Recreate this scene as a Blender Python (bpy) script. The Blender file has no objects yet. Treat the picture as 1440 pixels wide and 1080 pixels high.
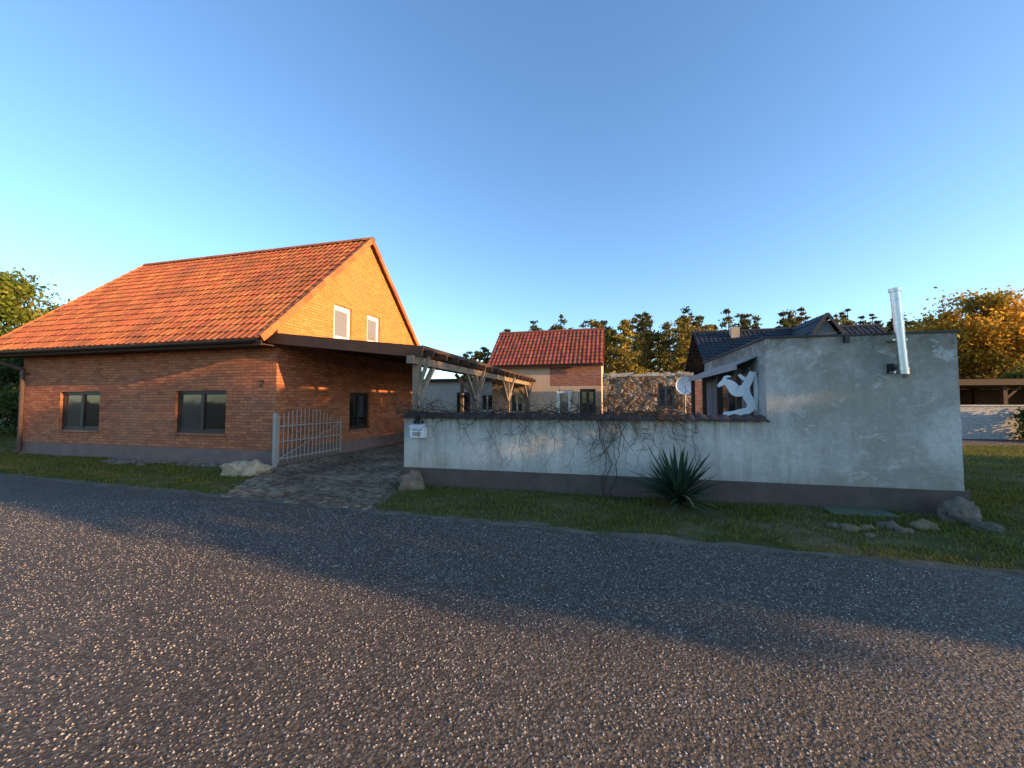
import bpy, math, random, bmesh
import numpy as np
from mathutils import Vector, noise
random.seed(7); rng=np.random.default_rng(7)
R=math.radians
scene=bpy.context.scene
col=scene.collection
scene.view_settings.view_transform='Standard'
scene.view_settings.look='None'; scene.view_settings.exposure=0; scene.view_settings.gamma=1

# ------------------------------------------------------------------ materials
class M:
    def __init__(s,name,rough=0.8,spec=0.3,metal=0.0):
        s.m=bpy.data.materials.new(name); s.m.use_nodes=True
        s.nt=s.m.node_tree; s.b=s.nt.nodes['Principled BSDF']
        s.b.inputs['Roughness'].default_value=rough
        s.b.inputs['Specular IOR Level'].default_value=spec
        s.b.inputs['Metallic'].default_value=metal
        s.tc=s.n('ShaderNodeTexCoord')
    def n(s,t,**k):
        nd=s.nt.nodes.new(t)
        for a,v in k.items(): setattr(nd,a,v)
        return nd
    def l(s,a,b): s.nt.links.new(a,b)
    def coord(s,kind='Object',scale=(1,1,1),rot=(0,0,0)):
        mp=s.n('ShaderNodeMapping'); mp.inputs['Scale'].default_value=scale; mp.inputs['Rotation'].default_value=rot
        s.l(s.tc.outputs[kind],mp.inputs['Vector']); return mp.outputs[0]
    def noise(s,vec,scale,detail=4,rough=0.55,dist=0):
        nd=s.n('ShaderNodeTexNoise'); s.l(vec,nd.inputs['Vector'])
        nd.inputs['Scale'].default_value=scale; nd.inputs['Detail'].default_value=detail
        nd.inputs['Roughness'].default_value=rough; nd.inputs['Distortion'].default_value=dist
        return nd.outputs['Fac']
    def vor(s,vec,scale,feature='F1',out='Distance',rnd=1):
        nd=s.n('ShaderNodeTexVoronoi',feature=feature); s.l(vec,nd.inputs['Vector'])
        nd.inputs['Scale'].default_value=scale; nd.inputs['Randomness'].default_value=rnd
        return nd.outputs[out]
    def ramp(s,fac,stops,interp='LINEAR'):
        nd=s.n('ShaderNodeValToRGB'); nd.color_ramp.interpolation=interp
        e=nd.color_ramp.elements
        while len(e)<len(stops): e.new(0.5)
        for i,(p,c) in enumerate(stops):
            if not isinstance(c,(tuple,list)): c=(c,c,c)
            e[i].position=p; e[i].color=(*c,1)
        s.l(fac,nd.inputs[0]); return nd.outputs[0]
    def mix(s,fac,a,b,mode='MIX'):
        nd=s.n('ShaderNodeMix',data_type='RGBA',blend_type=mode)
        for v,i in ((fac,0),(a,6),(b,7)):
            if hasattr(v,'is_linked'): s.l(v,nd.inputs[i])
            elif i==0: nd.inputs[0].default_value=v
            else:
                if not isinstance(v,(tuple,list)): v=(v,v,v)
                nd.inputs[i].default_value=(*v,1)
        return nd.outputs[2]
    def math(s,op,a,b=0.0):
        nd=s.n('ShaderNodeMath',operation=op)
        for v,i in ((a,0),(b,1)):
            if hasattr(v,'is_linked'): s.l(v,nd.inputs[i])
            else: nd.inputs[i].default_value=v
        return nd.outputs[0]
    def col(s,c):
        if hasattr(c,'is_linked'): s.l(c,s.b.inputs['Base Color'])
        else: s.b.inputs['Base Color'].default_value=(*c,1)
    def bump(s,h,dist=0.01,strength=1.0):
        nd=s.n('ShaderNodeBump'); nd.inputs['Distance'].default_value=dist; nd.inputs['Strength'].default_value=strength
        s.l(h,nd.inputs['Height']); s.l(nd.outputs[0],s.b.inputs['Normal'])
    def vcol(s):
        nd=s.n('ShaderNodeAttribute',attribute_name='Col'); return nd.outputs['Color']

def plain(name,c,rough=0.7,spec=0.3,metal=0,var=0.25,scale=6,bump=0.002):
    m=M(name,rough,spec,metal); v=m.coord()
    n=m.noise(v,scale,6,0.6)
    m.col(m.mix(n,tuple(x*(1-var) for x in c),tuple(min(1,x*(1+var)) for x in c)))
    if bump: m.bump(m.noise(v,scale*8,4),bump)
    return m.m

def mk_brick(name,c1,c2,mortar,bw=0.25,rh=0.078,stain=(0.34,0.25,0.19),sa=0.38):
    m=M(name,0.85,0.25); v=m.coord('UV')
    br=m.n('ShaderNodeTexBrick'); m.l(v,br.inputs['Vector'])
    br.inputs['Scale'].default_value=1; br.inputs['Brick Width'].default_value=bw; br.inputs['Row Height'].default_value=rh
    br.inputs['Mortar Size'].default_value=0.009; br.inputs['Mortar Smooth'].default_value=0.25
    br.inputs['Color1'].default_value=(*c1,1); br.inputs['Color2'].default_value=(*c2,1); br.inputs['Mortar'].default_value=(*mortar,1)
    ob=m.coord()
    n=m.noise(ob,0.55,6,0.65); n2=m.noise(ob,9,4,0.6)
    c=m.mix(m.ramp(n,[(0.35,0.0),(0.7,sa)]),br.outputs['Color'],stain)
    c=m.mix(0.6,c,m.ramp(n2,[(0.25,0.6),(0.75,1.25)]),'MULTIPLY')
    m.col(c)
    h=m.math('SUBTRACT',m.math('MULTIPLY',n2,0.35),br.outputs['Fac'])
    m.bump(h,0.012); return m.m
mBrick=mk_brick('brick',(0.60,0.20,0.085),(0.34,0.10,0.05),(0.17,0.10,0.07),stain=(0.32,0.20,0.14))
mBrickSunlit=mk_brick('brick_sunlit_tint',(0.68,0.28,0.075),(0.52,0.20,0.055),(0.36,0.17,0.07),stain=(0.55,0.24,0.085))  # same house brick, low-sun warmth painted into its colour for the upper gable
mBrickOld=mk_brick('old_brick',(0.42,0.16,0.09),(0.26,0.09,0.055),(0.38,0.33,0.28))
mWhiteBrick=mk_brick('white_brick',(0.62,0.60,0.56),(0.5,0.49,0.47),(0.3,0.29,0.27),stain=(.4,.38,.35))

def mk_plaster():
    m=M('weathered_plaster',0.9,0.2); v=m.coord()
    big=m.noise(v,0.75,7,0.62,0.4)
    c=m.ramp(big,[(0.30,(0.34,0.335,0.30)),(0.46,(0.49,0.485,0.45)),(0.62,(0.60,0.595,0.56))])
    st=m.noise(m.coord('Object',(3.0,3.0,0.35)),1.6,6,0.65)
    c=m.mix(m.ramp(st,[(0.44,0.0),(0.70,0.6)]),c,(0.26,0.25,0.215))
    sep=m.n('ShaderNodeSeparateXYZ'); m.l(v,sep.inputs[0])
    hi=m.math('MULTIPLY',m.ramp(m.math('DIVIDE',sep.outputs[2],2.6),[(0.58,0.0),(0.98,1.0)]),
                        m.ramp(m.noise(v,1.5,7,0.72,0.6),[(0.34,0.0),(0.54,0.95)]))
    c=m.mix(hi,c,(0.165,0.155,0.125))
    xx=m.ramp(m.math('DIVIDE',sep.outputs[0],8.8),[(0.66,0.0),(0.80,1.0)])
    patch=m.math('MULTIPLY',xx,m.ramp(m.noise(v,1.1,9,0.7,0.8),[(0.42,0.0),(0.56,0.75)]))
    c=m.mix(patch,c,(0.31,0.30,0.25))
    pale=m.math('MULTIPLY',xx,m.ramp(m.noise(m.coord('Object',(1,1,1.6)),2.6,8,0.75,0.8),[(0.57,0.0),(0.62,0.6)]))
    c=m.mix(pale,c,(0.62,0.62,0.59))
    fine=m.noise(v,14,6,0.7)
    c=m.mix(0.55,c,m.ramp(fine,[(0.3,0.68),(0.7,1.15)]),'MULTIPLY')
    low=m.ramp(sep.outputs[2],[(0.33,0.7),(0.65,0.0)])
    c=m.mix(m.math('MULTIPLY',low,m.noise(v,4,5,0.7)),c,(0.20,0.18,0.15))
    dr=m.math('MULTIPLY',m.ramp(m.math('ABSOLUTE',m.math('SUBTRACT',sep.outputs[2],1.30)),[(0.0,0.85),(0.36,0.0)]),
              m.ramp(m.noise(m.coord('Object',(7,7,.5)),1.5,5,.7),[(0.40,0.0),(0.60,1.0)]))
    c=m.mix(m.math('MULTIPLY',dr,m.math('SUBTRACT',1.0,xx)),c,(0.15,0.14,0.11))
    m.col(c)
    m.bump(m.math('ADD',m.noise(v,40,6,0.7),m.math('MULTIPLY',m.noise(v,3,4),2.0)),0.01)
    return m.m
mPlaster=mk_plaster()
mPlinth=plain('grey_plinth',(0.10,0.08,0.07),0.9,0.2,var=0.45,scale=3,bump=0.004)
mPlinthH=plain('house_plinth',(0.19,0.135,0.125),0.9,0.2,var=0.35,scale=3,bump=0.004)
mBeige=plain('beige_render',(0.56,0.42,0.29),0.9,0.2,var=0.22,scale=2.2,bump=0.004)
mWhiteR=plain('pale_render',(0.60,0.53,0.43),0.9,0.2,var=0.15,scale=2,bump=0.003)
mDarkWood=plain('dark_timber',(0.065,0.038,0.026),0.75,0.3,var=0.4,scale=5)
mWood=plain('weathered_timber',(0.25,0.19,0.14),0.85,0.2,var=0.5,scale=7,bump=0.004)
mGreyWood=plain('grey_boards',(0.20,0.20,0.20),0.85,0.2,var=0.4,scale=4)
mFrameD=plain('dark_window_frame',(0.028,0.020,0.018),0.45,0.4,var=0.2)
mFrameW=plain('white_window_frame',(0.78,0.77,0.72),0.4,0.4,var=0.05,bump=0)
mWhitePaint=plain('white_paint',(0.66,0.68,0.70),0.5,0.4,var=0.15,scale=9)
mSteel=plain('stainless_steel',(0.66,0.66,0.66),0.36,0.5,1.0,var=0.2,scale=10,bump=0.0008)
mGalv=plain('galvanised_steel',(0.36,0.335,0.31),0.55,0.4,0.4,var=0.3,scale=12,bump=0)
mDarkMetal=plain('dark_metal',(0.035,0.033,0.035),0.5,0.4,0.3,var=0.3)
mPipe=plain('brown_downpipe',(0.08,0.045,0.035),0.5,0.4,0.2,var=0.3)
mSheet=plain('grey_sheet_roof',(0.33,0.34,0.35),0.6,0.3,var=0.25,scale=4)
mBark=plain('bark',(0.13,0.08,0.05),0.95,0.1,var=0.5,scale=5,bump=0.02)
mBlack=plain('black_iron',(0.012,0.012,0.013),0.5,0.4,var=0.2,bump=0)
mVine=plain('vine_stem',(0.075,0.055,0.042),0.9,0.1,var=0.4,scale=10,bump=0)
def mk_glass(name,c,r=0.04):
    m=M(name,r,0.9); m.col(c)
    m.bump(m.noise(m.coord(),1.3,2),0.01,0.35); return m.m
mGlass=mk_glass('window_glass',(0.010,0.012,0.015))
mGlassL=mk_glass('window_glass_blind',(0.04,0.042,0.045),0.06)
mGlassU=mk_glass('reflection_tinted_glass',(0.20,0.18,0.15),0.05)  # warm reflection painted into the pane's base colour

def mk_tile(name,a=(1,1,1)):
    m=M(name,0.66,0.25); v=m.coord()
    c=m.mix(m.ramp(m.noise(v,0.8,7,0.68),[(0.42,0.0),(0.68,0.7)]),m.vcol(),(0.19*a[0],0.075*a[1],0.038*a[2]))
    c=m.mix(0.6,c,m.ramp(m.noise(v,22,4,0.6),[(0.3,0.65),(0.7,1.25)]),'MULTIPLY')
    m.col(c); m.bump(m.noise(v,60,3),0.003); return m.m
mTile=mk_tile('clay_tiles'); mTileDark=mk_tile('dark_tiles',(0.2,0.55,1.1))

def mk_leaf(name,tr=0.35):
    m=M(name,0.7,0.15); c=m.vcol(); m.col(c)
    t=m.n('ShaderNodeBsdfTranslucent'); m.l(c,t.inputs['Color'])
    mx=m.n('ShaderNodeMixShader'); mx.inputs[0].default_value=tr
    m.l(m.b.outputs[0],mx.inputs[1]); m.l(t.outputs[0],mx.inputs[2])
    out=m.nt.nodes['Material Output']; m.l(mx.outputs[0],out.inputs['Surface']); return m.m
mLeaf=mk_leaf('foliage',0.4); mGrassB=mk_leaf('grass_blades',0.3); mYucca=mk_leaf('yucca_leaf',0.08)
mg=M('road_stone',0.6,0.4); mg.col(mg.vcol()); mGrit=mg.m

def mk_ground():
    m=M('grass_ground',0.95,0.1); v=m.coord()
    c=m.ramp(m.noise(v,0.9,7,0.65),[(0.3,(0.05,0.058,0.016)),(0.5,(0.09,0.09,0.028)),(0.66,(0.19,0.15,0.085))])
    c=m.mix(0.7,c,m.ramp(m.noise(v,30,5,0.7),[(0.3,0.5),(0.7,1.5)]),'MULTIPLY')
    m.col(c); m.bump(m.noise(v,45,5,0.7),0.02); return m.m
mGround=mk_ground()
def mk_asphalt():
    m=M('asphalt',0.6,0.45); v=m.coord()
    wv_=m.n('ShaderNodeVectorMath',operation='ADD'); nn=m.n('ShaderNodeTexNoise'); m.l(v,nn.inputs['Vector']); nn.inputs['Scale'].default_value=40
    sc_v=m.n('ShaderNodeVectorMath',operation='SCALE'); m.l(nn.outputs['Color'],sc_v.inputs[0]); sc_v.inputs['Scale'].default_value=0.018
    m.l(v,wv_.inputs[0]); m.l(sc_v.outputs[0],wv_.inputs[1]); vw=wv_.outputs[0]
    def cells(sc_):
        cell=m.n('ShaderNodeTexVoronoi'); m.l(vw,cell.inputs['Vector']); cell.inputs['Scale'].default_value=sc_
        sc=m.n('ShaderNodeSeparateColor'); m.l(cell.outputs['Color'],sc.inputs[0]); return cell,sc
    c1,s1=cells(48); c2,s2=cells(120)
    stones=m.ramp(s1.outputs[0],[(0.0,(0.07,0.06,0.054)),(0.5,(0.165,0.138,0.118)),(0.8,(0.32,0.265,0.215)),(1.0,(0.58,0.48,0.38))])
    gap=m.ramp(c1.outputs['Distance'],[(0.3,1.0),(0.7,0.10)])
    c=m.mix(1.0,stones,gap,'MULTIPLY')
    c=m.mix(0.35,c,m.ramp(s2.outputs[0],[(0,(.025,.022,.02)),(1,(.34,.27,.215))]))
    big=m.noise(v,0.7,6,0.6)
    c=m.mix(0.8,c,m.ramp(big,[(0.3,0.7),(0.7,1.25)]),'MULTIPLY')
    c=m.mix(m.ramp(m.noise(v,5,7,0.7),[(0.5,0.0),(0.75,0.3)]),c,(0.20,0.16,0.125))
    m.col(c)
    h=m.math('SUBTRACT',m.math('MULTIPLY',s1.outputs[1],0.9),c1.outputs['Distance'])
    h2=m.math('MULTIPLY',m.noise(v,26,5,0.75),1.8)
    m.bump(m.math('ADD',h,h2),0.075); return m.m
mAsphalt=mk_asphalt()
def mk_sand():
    m=M('sandy_shoulder',0.95,0.15); v=m.coord()
    c=m.ramp(m.noise(v,3,7,0.7),[(0.3,(0.08,0.07,0.05)),(0.6,(0.22,0.185,0.14))])
    c=m.mix(0.7,c,m.ramp(m.vor(v,60),[(0.1,1.3),(0.6,0.5)]),'MULTIPLY')
    m.col(c); m.bump(m.noise(v,60,4,0.7),0.012); return m.m
mSand=mk_sand()
def mk_vstone(name):
    m=M(name,0.85,0.25); v=m.coord()
    c=m.mix(0.9,m.vcol(),m.ramp(m.noise(v,7,7,0.7),[(0.3,0.5),(0.7,1.4)]),'MULTIPLY')
    m.col(c); m.bump(m.noise(v,12,8,0.7),0.03); return m.m
mStone=mk_vstone('field_stone')
def mk_rubble():
    m=M('rubble_masonry',0.9,0.2); v=m.coord('UV',(1,1.3,1))
    ce=m.n('ShaderNodeTexVoronoi'); m.l(v,ce.inputs['Vector']); ce.inputs['Scale'].default_value=4.6
    sc=m.n('ShaderNodeSeparateColor'); m.l(ce.outputs['Color'],sc.inputs[0])
    c=m.ramp(sc.outputs[0],[(0,(0.14,0.07,0.045)),(0.35,(0.33,0.20,0.12)),(0.65,(0.44,0.31,0.21)),(1,(0.54,0.45,0.36))])
    ed=m.vor(v,4.6,'DISTANCE_TO_EDGE')
    c=m.mix(m.ramp(ed,[(0.03,1.0),(0.09,0.0)]),c,(0.36,0.25,0.16))
    c=m.mix(.8,c,m.ramp(m.noise(v,1.2,5,.6),[(.35,.6),(.65,1.2)]),'MULTIPLY')
    m.col(c); m.bump(m.math('MINIMUM',ed,0.2),0.15); return m.m
mRubble=mk_rubble()

# ------------------------------------------------------------------ mesh helpers
def empty(name,loc=(0,0,0),rz=0.0,parent=None):
    e=bpy.data.objects.new(name,None); col.objects.link(e); e.location=loc; e.rotation_euler=(0,0,rz)
    e.empty_display_size=0.2
    if parent: e.parent=parent
    return e
class B:
    def __init__(s): s.v=[];s.f=[];s.m=[];s.c=[]
    def add(s,vs,fs,mi=0,c=(1,1,1)):
        o=len(s.v); s.v+= [tuple(p) for p in vs]; s.c+=[c]*len(vs)
        for f in fs: s.f.append(tuple(i+o for i in f)); s.m.append(mi)
    def box(s,x0,x1,y0,y1,z0,z1,mi=0,c=(1,1,1)):
        s.add([(x0,y0,z0),(x1,y0,z0),(x1,y1,z0),(x0,y1,z0),(x0,y0,z1),(x1,y0,z1),(x1,y1,z1),(x0,y1,z1)],
              [(0,3,2,1),(4,5,6,7),(0,1,5,4),(1,2,6,5),(2,3,7,6),(3,0,4,7)],mi,c)
    def beam(s,p0,p1,w,h,mi=0,c=(1,1,1)):
        p0=Vector(p0);p1=Vector(p1);d=(p1-p0).normalized()
        up=Vector((0,0,1)) if abs(d.z)<0.95 else Vector((0,1,0))
        a=d.cross(up).normalized()*w/2; b=a.cross(d).normalized()*h/2
        s.add([p0-a-b,p0+a-b,p0+a+b,p0-a+b,p1-a-b,p1+a-b,p1+a+b,p1-a+b],
              [(0,1,2,3),(7,6,5,4),(0,4,5,1),(1,5,6,2),(2,6,7,3),(3,7,4,0)],mi,c)
    def cone(s,p0,p1,r0,r1,seg=8,mi=0,caps=True,c=(1,1,1)):
        p0=Vector(p0);p1=Vector(p1);d=(p1-p0)
        if d.length<1e-6: return
        d.normalize(); up=Vector((0,0,1)) if abs(d.z)<0.9 else Vector((1,0,0))
        a=d.cross(up).normalized(); b=d.cross(a).normalized()
        vs=[]
        for p,r in ((p0,r0),(p1,r1)):
            for i in range(seg):
                t=2*math.pi*i/seg; vs.append(p+a*math.cos(t)*r+b*math.sin(t)*r)
        fs=[(i,(i+1)%seg,seg+(i+1)%seg,seg+i) for i in range(seg)]
        if caps: fs+= [tuple(range(seg-1,-1,-1)),tuple(range(seg,2*seg))]
        s.add(vs,fs,mi,c)
    def tube(s,pts,r,seg=8,mi=0):
        for a,b in zip(pts[:-1],pts[1:]): s.cone(a,b,r,r,seg,mi)
    def wall(s,o,ud,nd,L,top,ops,z0,depth,mi=0,breaks=(),split=None):
        o=Vector(o);ud=Vector(ud);nd=Vector(nd)
        xs=sorted(set([0,L]+list(breaks)+[q for a in ops for q in a[:2]]))
        P=lambda x,z,d=0: o+ud*x+Vector((0,0,z))+nd*d
        def q4(a,b,za,zb,ta,tb):
            if split and za<split[0]<min(ta,tb):
                q4(a,b,za,zb,split[0],split[0]); q4(a,b,split[0],split[0],ta,tb); return
            s.add([P(a,za),P(b,zb),P(b,tb),P(a,ta)],[(0,1,2,3)],split[1] if split and za>=split[0] else mi)
        for a,b in zip(xs[:-1],xs[1:]):
            mid=(a+b)/2; oo=sorted([q for q in ops if q[0]<mid<q[1]],key=lambda q:q[2])
            z=z0
            for q in oo:
                if q[2]>z: q4(a,b,z,z,q[2],q[2])
                z=q[3]
            q4(a,b,z,z,top(a),top(b))
        for a,b,c,d in ops:
            s.add([P(a,c),P(b,c),P(b,d),P(a,d),P(a,c,depth),P(b,c,depth),P(b,d,depth),P(a,d,depth)],
                  [(0,4,5,1),(1,5,6,2),(2,6,7,3),(3,7,4,0)],split[1] if split and c>split[0] else mi)
    def done(s,name,mats,parent=None,smooth=False,loc=None,bevel=0):
        me=bpy.data.meshes.new(name); me.from_pydata(s.v,[],s.f)
        for m in mats: me.materials.append(m)
        me.polygons.foreach_set('material_index',s.m)
        at=me.color_attributes.new('Col','FLOAT_COLOR','POINT')
        at.data.foreach_set('color',np.hstack([np.array(s.c,dtype=np.float32),np.ones((len(s.v),1),np.float32)]).ravel())
        me.update(); uv=me.uv_layers.new(name='UVMap')
        for p in me.polygons:
            n=p.normal
            for li in p.loop_indices:
                q=me.vertices[me.loops[li].vertex_index].co
                if abs(n.z)>0.8: t=(q.x,q.y)
                elif abs(n.x)>abs(n.y): t=(q.y,q.z)
                else: t=(q.x,q.z)
                uv.data[li].uv=t
        if smooth: me.polygons.foreach_set('use_smooth',[True]*len(me.polygons))
        ob=bpy.data.objects.new(name,me); col.objects.link(ob)
        if parent: ob.parent=parent
        if loc: ob.location=loc
        if bevel:
            bv=ob.modifiers.new('b','BEVEL'); bv.width=bevel; bv.segments=2; bv.limit_method='ANGLE'
        return ob
def fast(name,V,k,mat,C=None,parent=None,smooth=False):
    V=np.asarray(V,np.float32); n=len(V); nf=n//k
    me=bpy.data.meshes.new(name); me.vertices.add(n); me.loops.add(n); me.polygons.add(nf)
    me.vertices.foreach_set('co',V.ravel()); me.loops.foreach_set('vertex_index',np.arange(n,dtype=np.int32))
    me.polygons.foreach_set('loop_start',np.arange(0,n,k,dtype=np.int32))
    try: me.polygons.foreach_set('loop_total',np.full(nf,k,np.int32))
    except Exception: pass
    me.materials.append(mat)
    if C is not None:
        at=me.color_attributes.new('Col','FLOAT_COLOR','POINT')
        at.data.foreach_set('color',np.hstack([np.asarray(C,np.float32),np.ones((n,1),np.float32)]).ravel())
    me.update(); me.validate()
    ob=bpy.data.objects.new(name,me); col.objects.link(ob)
    if parent: ob.parent=parent
    return ob

# ------------------------------------------------------------------ camera / light
cam=bpy.data.cameras.new('camera'); co=bpy.data.objects.new('camera',cam); col.objects.link(co)
cam.lens=14.0; cam.sensor_width=36; cam.clip_end=3000; cam.clip_start=0.05
co.location=(0,0,1.6); co.rotation_euler=(R(90+2.56),0,0); scene.camera=co
EL=R(10.0); AZ=math.atan2(0.927,-0.375)
S=Vector((math.sin(AZ)*math.cos(EL),math.cos(AZ)*math.cos(EL),math.sin(EL)))
sl=bpy.data.lights.new('sun','SUN'); sl.energy=10.5; sl.angle=R(0.5); sl.color=(1.0,0.58,0.24)
so=bpy.data.objects.new('sun',sl); col.objects.link(so); so.rotation_euler=(-S).to_track_quat('-Z','Y').to_euler(); so.location=(20,-8,12)
w=bpy.data.worlds.new('World'); scene.world=w; w.use_nodes=True
nt=w.node_tree; bg=nt.nodes['Background']; sky=nt.nodes.new('ShaderNodeTexSky'); sky.sky_type='NISHITA'
sky.sun_disc=False; sky.sun_elevation=EL; sky.sun_rotation=AZ; sky.air_density=1.0; sky.dust_density=0.5; sky.ozone_density=2.6
tint=nt.nodes.new('ShaderNodeMix'); tint.data_type='RGBA'; tint.blend_type='MULTIPLY'; tint.inputs[0].default_value=1
nt.links.new(sky.outputs[0],tint.inputs[6]); tint.inputs[7].default_value=(0.95,1.05,1.15,1)
nt.links.new(tint.outputs[2],bg.inputs[0]); bg.inputs[1].default_value=0.37

# ------------------------------------------------------------------ ground & road
def rdist(x,y): return (x+0.19)*0.303+(y-5.21)*0.953
b=B(); b.add([(-900,-900,0),(900,-900,0),(900,900,0),(-900,900,0)],[(0,1,2,3)]); b.done('ground',[mGround])
def strip(name,off0,off1,z,mat,amp,seed,t0=-60,t1=45,step=0.12):
    V=[];F=[]
    n=int((t1-t0)/step)
    for i in range(n+1):
        t=t0+i*step
        e=amp*(noise.noise(Vector((t*1.3,seed,0)))+0.5*noise.noise(Vector((t*5,seed,3))))
        for o in (off0,off1+e):
            V.append((-0.19+0.953*t+0.303*o, 5.21-0.303*t+0.953*o, z))
        if i: F.append((2*i-2,2*i,2*i+1,2*i-1))
    bb=B(); bb.add(V,F); return bb.done(name,[mat])
strip('road_shoulder',-2,0.20,0.006,mSand,0.18,1.0)
strip('road',-7.5,0.0,0.012,mAsphalt,0.10,5.0)
# coarse aggregate standing proud of the worn asphalt
n=70000
px=rng.uniform(-9,7,n); py=1.0+5.5*rng.random(n)**1.5; k=((px+.19)*.303+(py-5.21)*.953<-.05)&(np.abs(px)<py*1.5+.6); px=px[k];py=py[k];n=len(px)
r=rng.uniform(.003,.0085,n); h=r*rng.uniform(.5,1.0,n); th=rng.uniform(0,6.28,n)
T=np.zeros((n,4,3,3))
for q in range(4):
    for j,a_ in enumerate((q,q+1)):
        ang=th+a_*math.pi/2; rr=r*(1+.25*np.sin(a_%4*2.1+th*3))
        T[:,q,j,0]=px+np.cos(ang)*rr; T[:,q,j,1]=py+np.sin(ang)*rr; T[:,q,j,2]=.0118
    T[:,q,2,0]=px+r*.3*np.cos(th*7); T[:,q,2,1]=py+r*.3*np.sin(th*5); T[:,q,2,2]=.012+h
g=rng.uniform(.10,.42,n)**1.0; C=np.stack([g*1.08,g*.93,g*.78],1); C=np.repeat(C,12,0)
fast('road_aggregate',T.reshape(-1,3),3,mGrit,C)

ANG=math.atan2(-0.25,0.968)
HO=Vector((-5.9,9.96,0)); cu=Vector((math.cos(ANG),math.sin(ANG))); cv=Vector((-math.sin(ANG),math.cos(ANG)))
def hl(x,y): dx=x-HO.x;dy=y-HO.y; return dx*cu.x+dy*cu.y, dx*cv.x+dy*cv.y
WO=Vector((-2.1,7.8,0)); WANG=math.atan2(-2.1,8.5); wu=(math.cos(WANG),math.sin(WANG)); wv=(-math.sin(WANG),math.cos(WANG))
def wl(x,y): dx=x-WO.x;dy=y-WO.y; return dx*wu[0]+dy*wu[1], dx*wv[0]+dy*wv[1]
def in_drive(lx,ly,m=0.0):
    if ly>12: return False
    l=0.15 if ly>0 else -0.62*ly+0.0
    r=4.0 if ly>-1.0 else 4.0+(-ly-1.0)*0.35
    return l-m<lx<r+m
b=B()
def hw(x,y,z=0): return (HO.x+x*cu.x+y*cv.x, HO.y+x*cu.y+y*cv.y, z)
b.add([hw(0.02,12,0.003),hw(0.02,0,0.003),hw(1.9,-3.05,0.003),hw(4.85,-3.3,0.003),hw(4.2,-1.0,0.003),hw(4.2,12,0.003)],[(0,1,2,3,4,5)])
b.done('driveway_bed',[mSand])
b=B()
y=-3.4; row=0
while y<9:
    rh=0.095+random.uniform(-0.008,0.008); x=-0.1+random.uniform(0,0.1)
    while x<5.2:
        wd=random.uniform(0.08,0.13)
        cx=x+wd/2; cy=y+rh/2+0.03*math.sin(x*2.2+row*0.1)
        wx,wy,_=hw(cx,cy)
        if in_drive(cx,cy) and rdist(wx,wy)>0.1+0.05*math.sin(cx*9):
            a=wd/2-0.007; c=rh/2-0.007; z=0.018+random.uniform(-0.005,0.006); t=random.uniform(-0.12,0.12)
            g=random.uniform(0.07,0.19)*(1+.7*noise.noise(Vector((cx,cy,0)))); cc=(g*random.uniform(1.2,1.45),g*1.0,g*random.uniform(0.62,0.78))
            vs=[]
            for (sx,sy,k,zz) in [(-1,-1,1,0),(1,-1,1,0),(1,1,1,0),(-1,1,1,0),(-1,-1,.72,1),(1,-1,.72,1),(1,1,.72,1),(-1,1,.72,1)]:
                qx=sx*a*k; qy=sy*c*k
                vs.append(hw(cx+qx-qy*t,cy+qy+qx*t,zz*z+random.uniform(-.003,.003)*zz+ (0.002)))
            b.add(vs,[(4,5,6,7),(0,1,5,4),(1,2,6,5),(2,3,7,6),(3,0,4,7)],0,cc)
        x+=wd
    y+=rh; row+=1
b.done('cobblestone_driveway',[mStone])
b=B(); b.add([(9,15.5,0.004),(60,11,0.004),(60,14.5,0.004),(9,18,0.004)],[(0,1,2,3)]); b.done('side_lane',[mAsphalt])

def grass(name,xr,yr,nn,h0,h1,test,bright=1.0):
    P=np.column_stack([rng.uniform(*xr,nn),rng.uniform(*yr,nn)]); keep=[];g=[]
    for x,y in P:
        q=noise.noise(Vector((x*1.6,y*1.6,0)))+0.6*noise.noise(Vector((x*6,y*6,4)))
        if test(x,y,q): keep.append((x,y));g.append(q)
    P=np.array(keep);g=np.array(g);n=len(P)
    th=rng.uniform(0,6.28,n);h=rng.uniform(h0,h1,n)*(1+0.5*g);wd=rng.uniform(0.003,0.006,n)*(1+np.hypot(P[:,0],P[:,1])*0.05)
    d=np.column_stack([np.cos(th),np.sin(th)]);ln=rng.uniform(0.2,0.9,n)*h
    V=np.zeros((n,3,3)); V[:,0,:2]=P-d[:,::-1]*[1,-1]*wd[:,None]; V[:,1,:2]=P+d[:,::-1]*[1,-1]*wd[:,None]
    V[:,2,:2]=P+d*ln[:,None]; V[:,2,2]=h
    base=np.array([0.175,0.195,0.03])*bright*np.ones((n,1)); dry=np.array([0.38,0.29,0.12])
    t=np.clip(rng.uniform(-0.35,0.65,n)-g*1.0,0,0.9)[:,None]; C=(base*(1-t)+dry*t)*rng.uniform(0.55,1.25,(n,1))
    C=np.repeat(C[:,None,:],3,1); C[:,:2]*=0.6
    return fast(name,V.reshape(-1,3),3,mGrassB,C.reshape(-1,3))
def verge(x,y,q):
    d=rdist(x,y)
    if d<0.12+0.25*q+0.12*random.random(): return False
    if random.random()<(-q-0.05)*1.9: return False
    lx,ly=hl(x,y)
    if in_drive(lx,ly,0.0) : return False
    if lx<0.1 and ly>-0.02: return False
    if -5.5<lx<-0.6 and ly>-0.5+0.3*q: return False
    a,c=wl(x,y)
    if -0.05<a<8.85 and c>-0.03: return False
    if a<=-0.05 and lx>0 and ly>0.0 and a>-4: return False
    return True
grass('grass_verge',(-17,9),(2.0,13),330000,0.025,0.06,verge)
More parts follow.
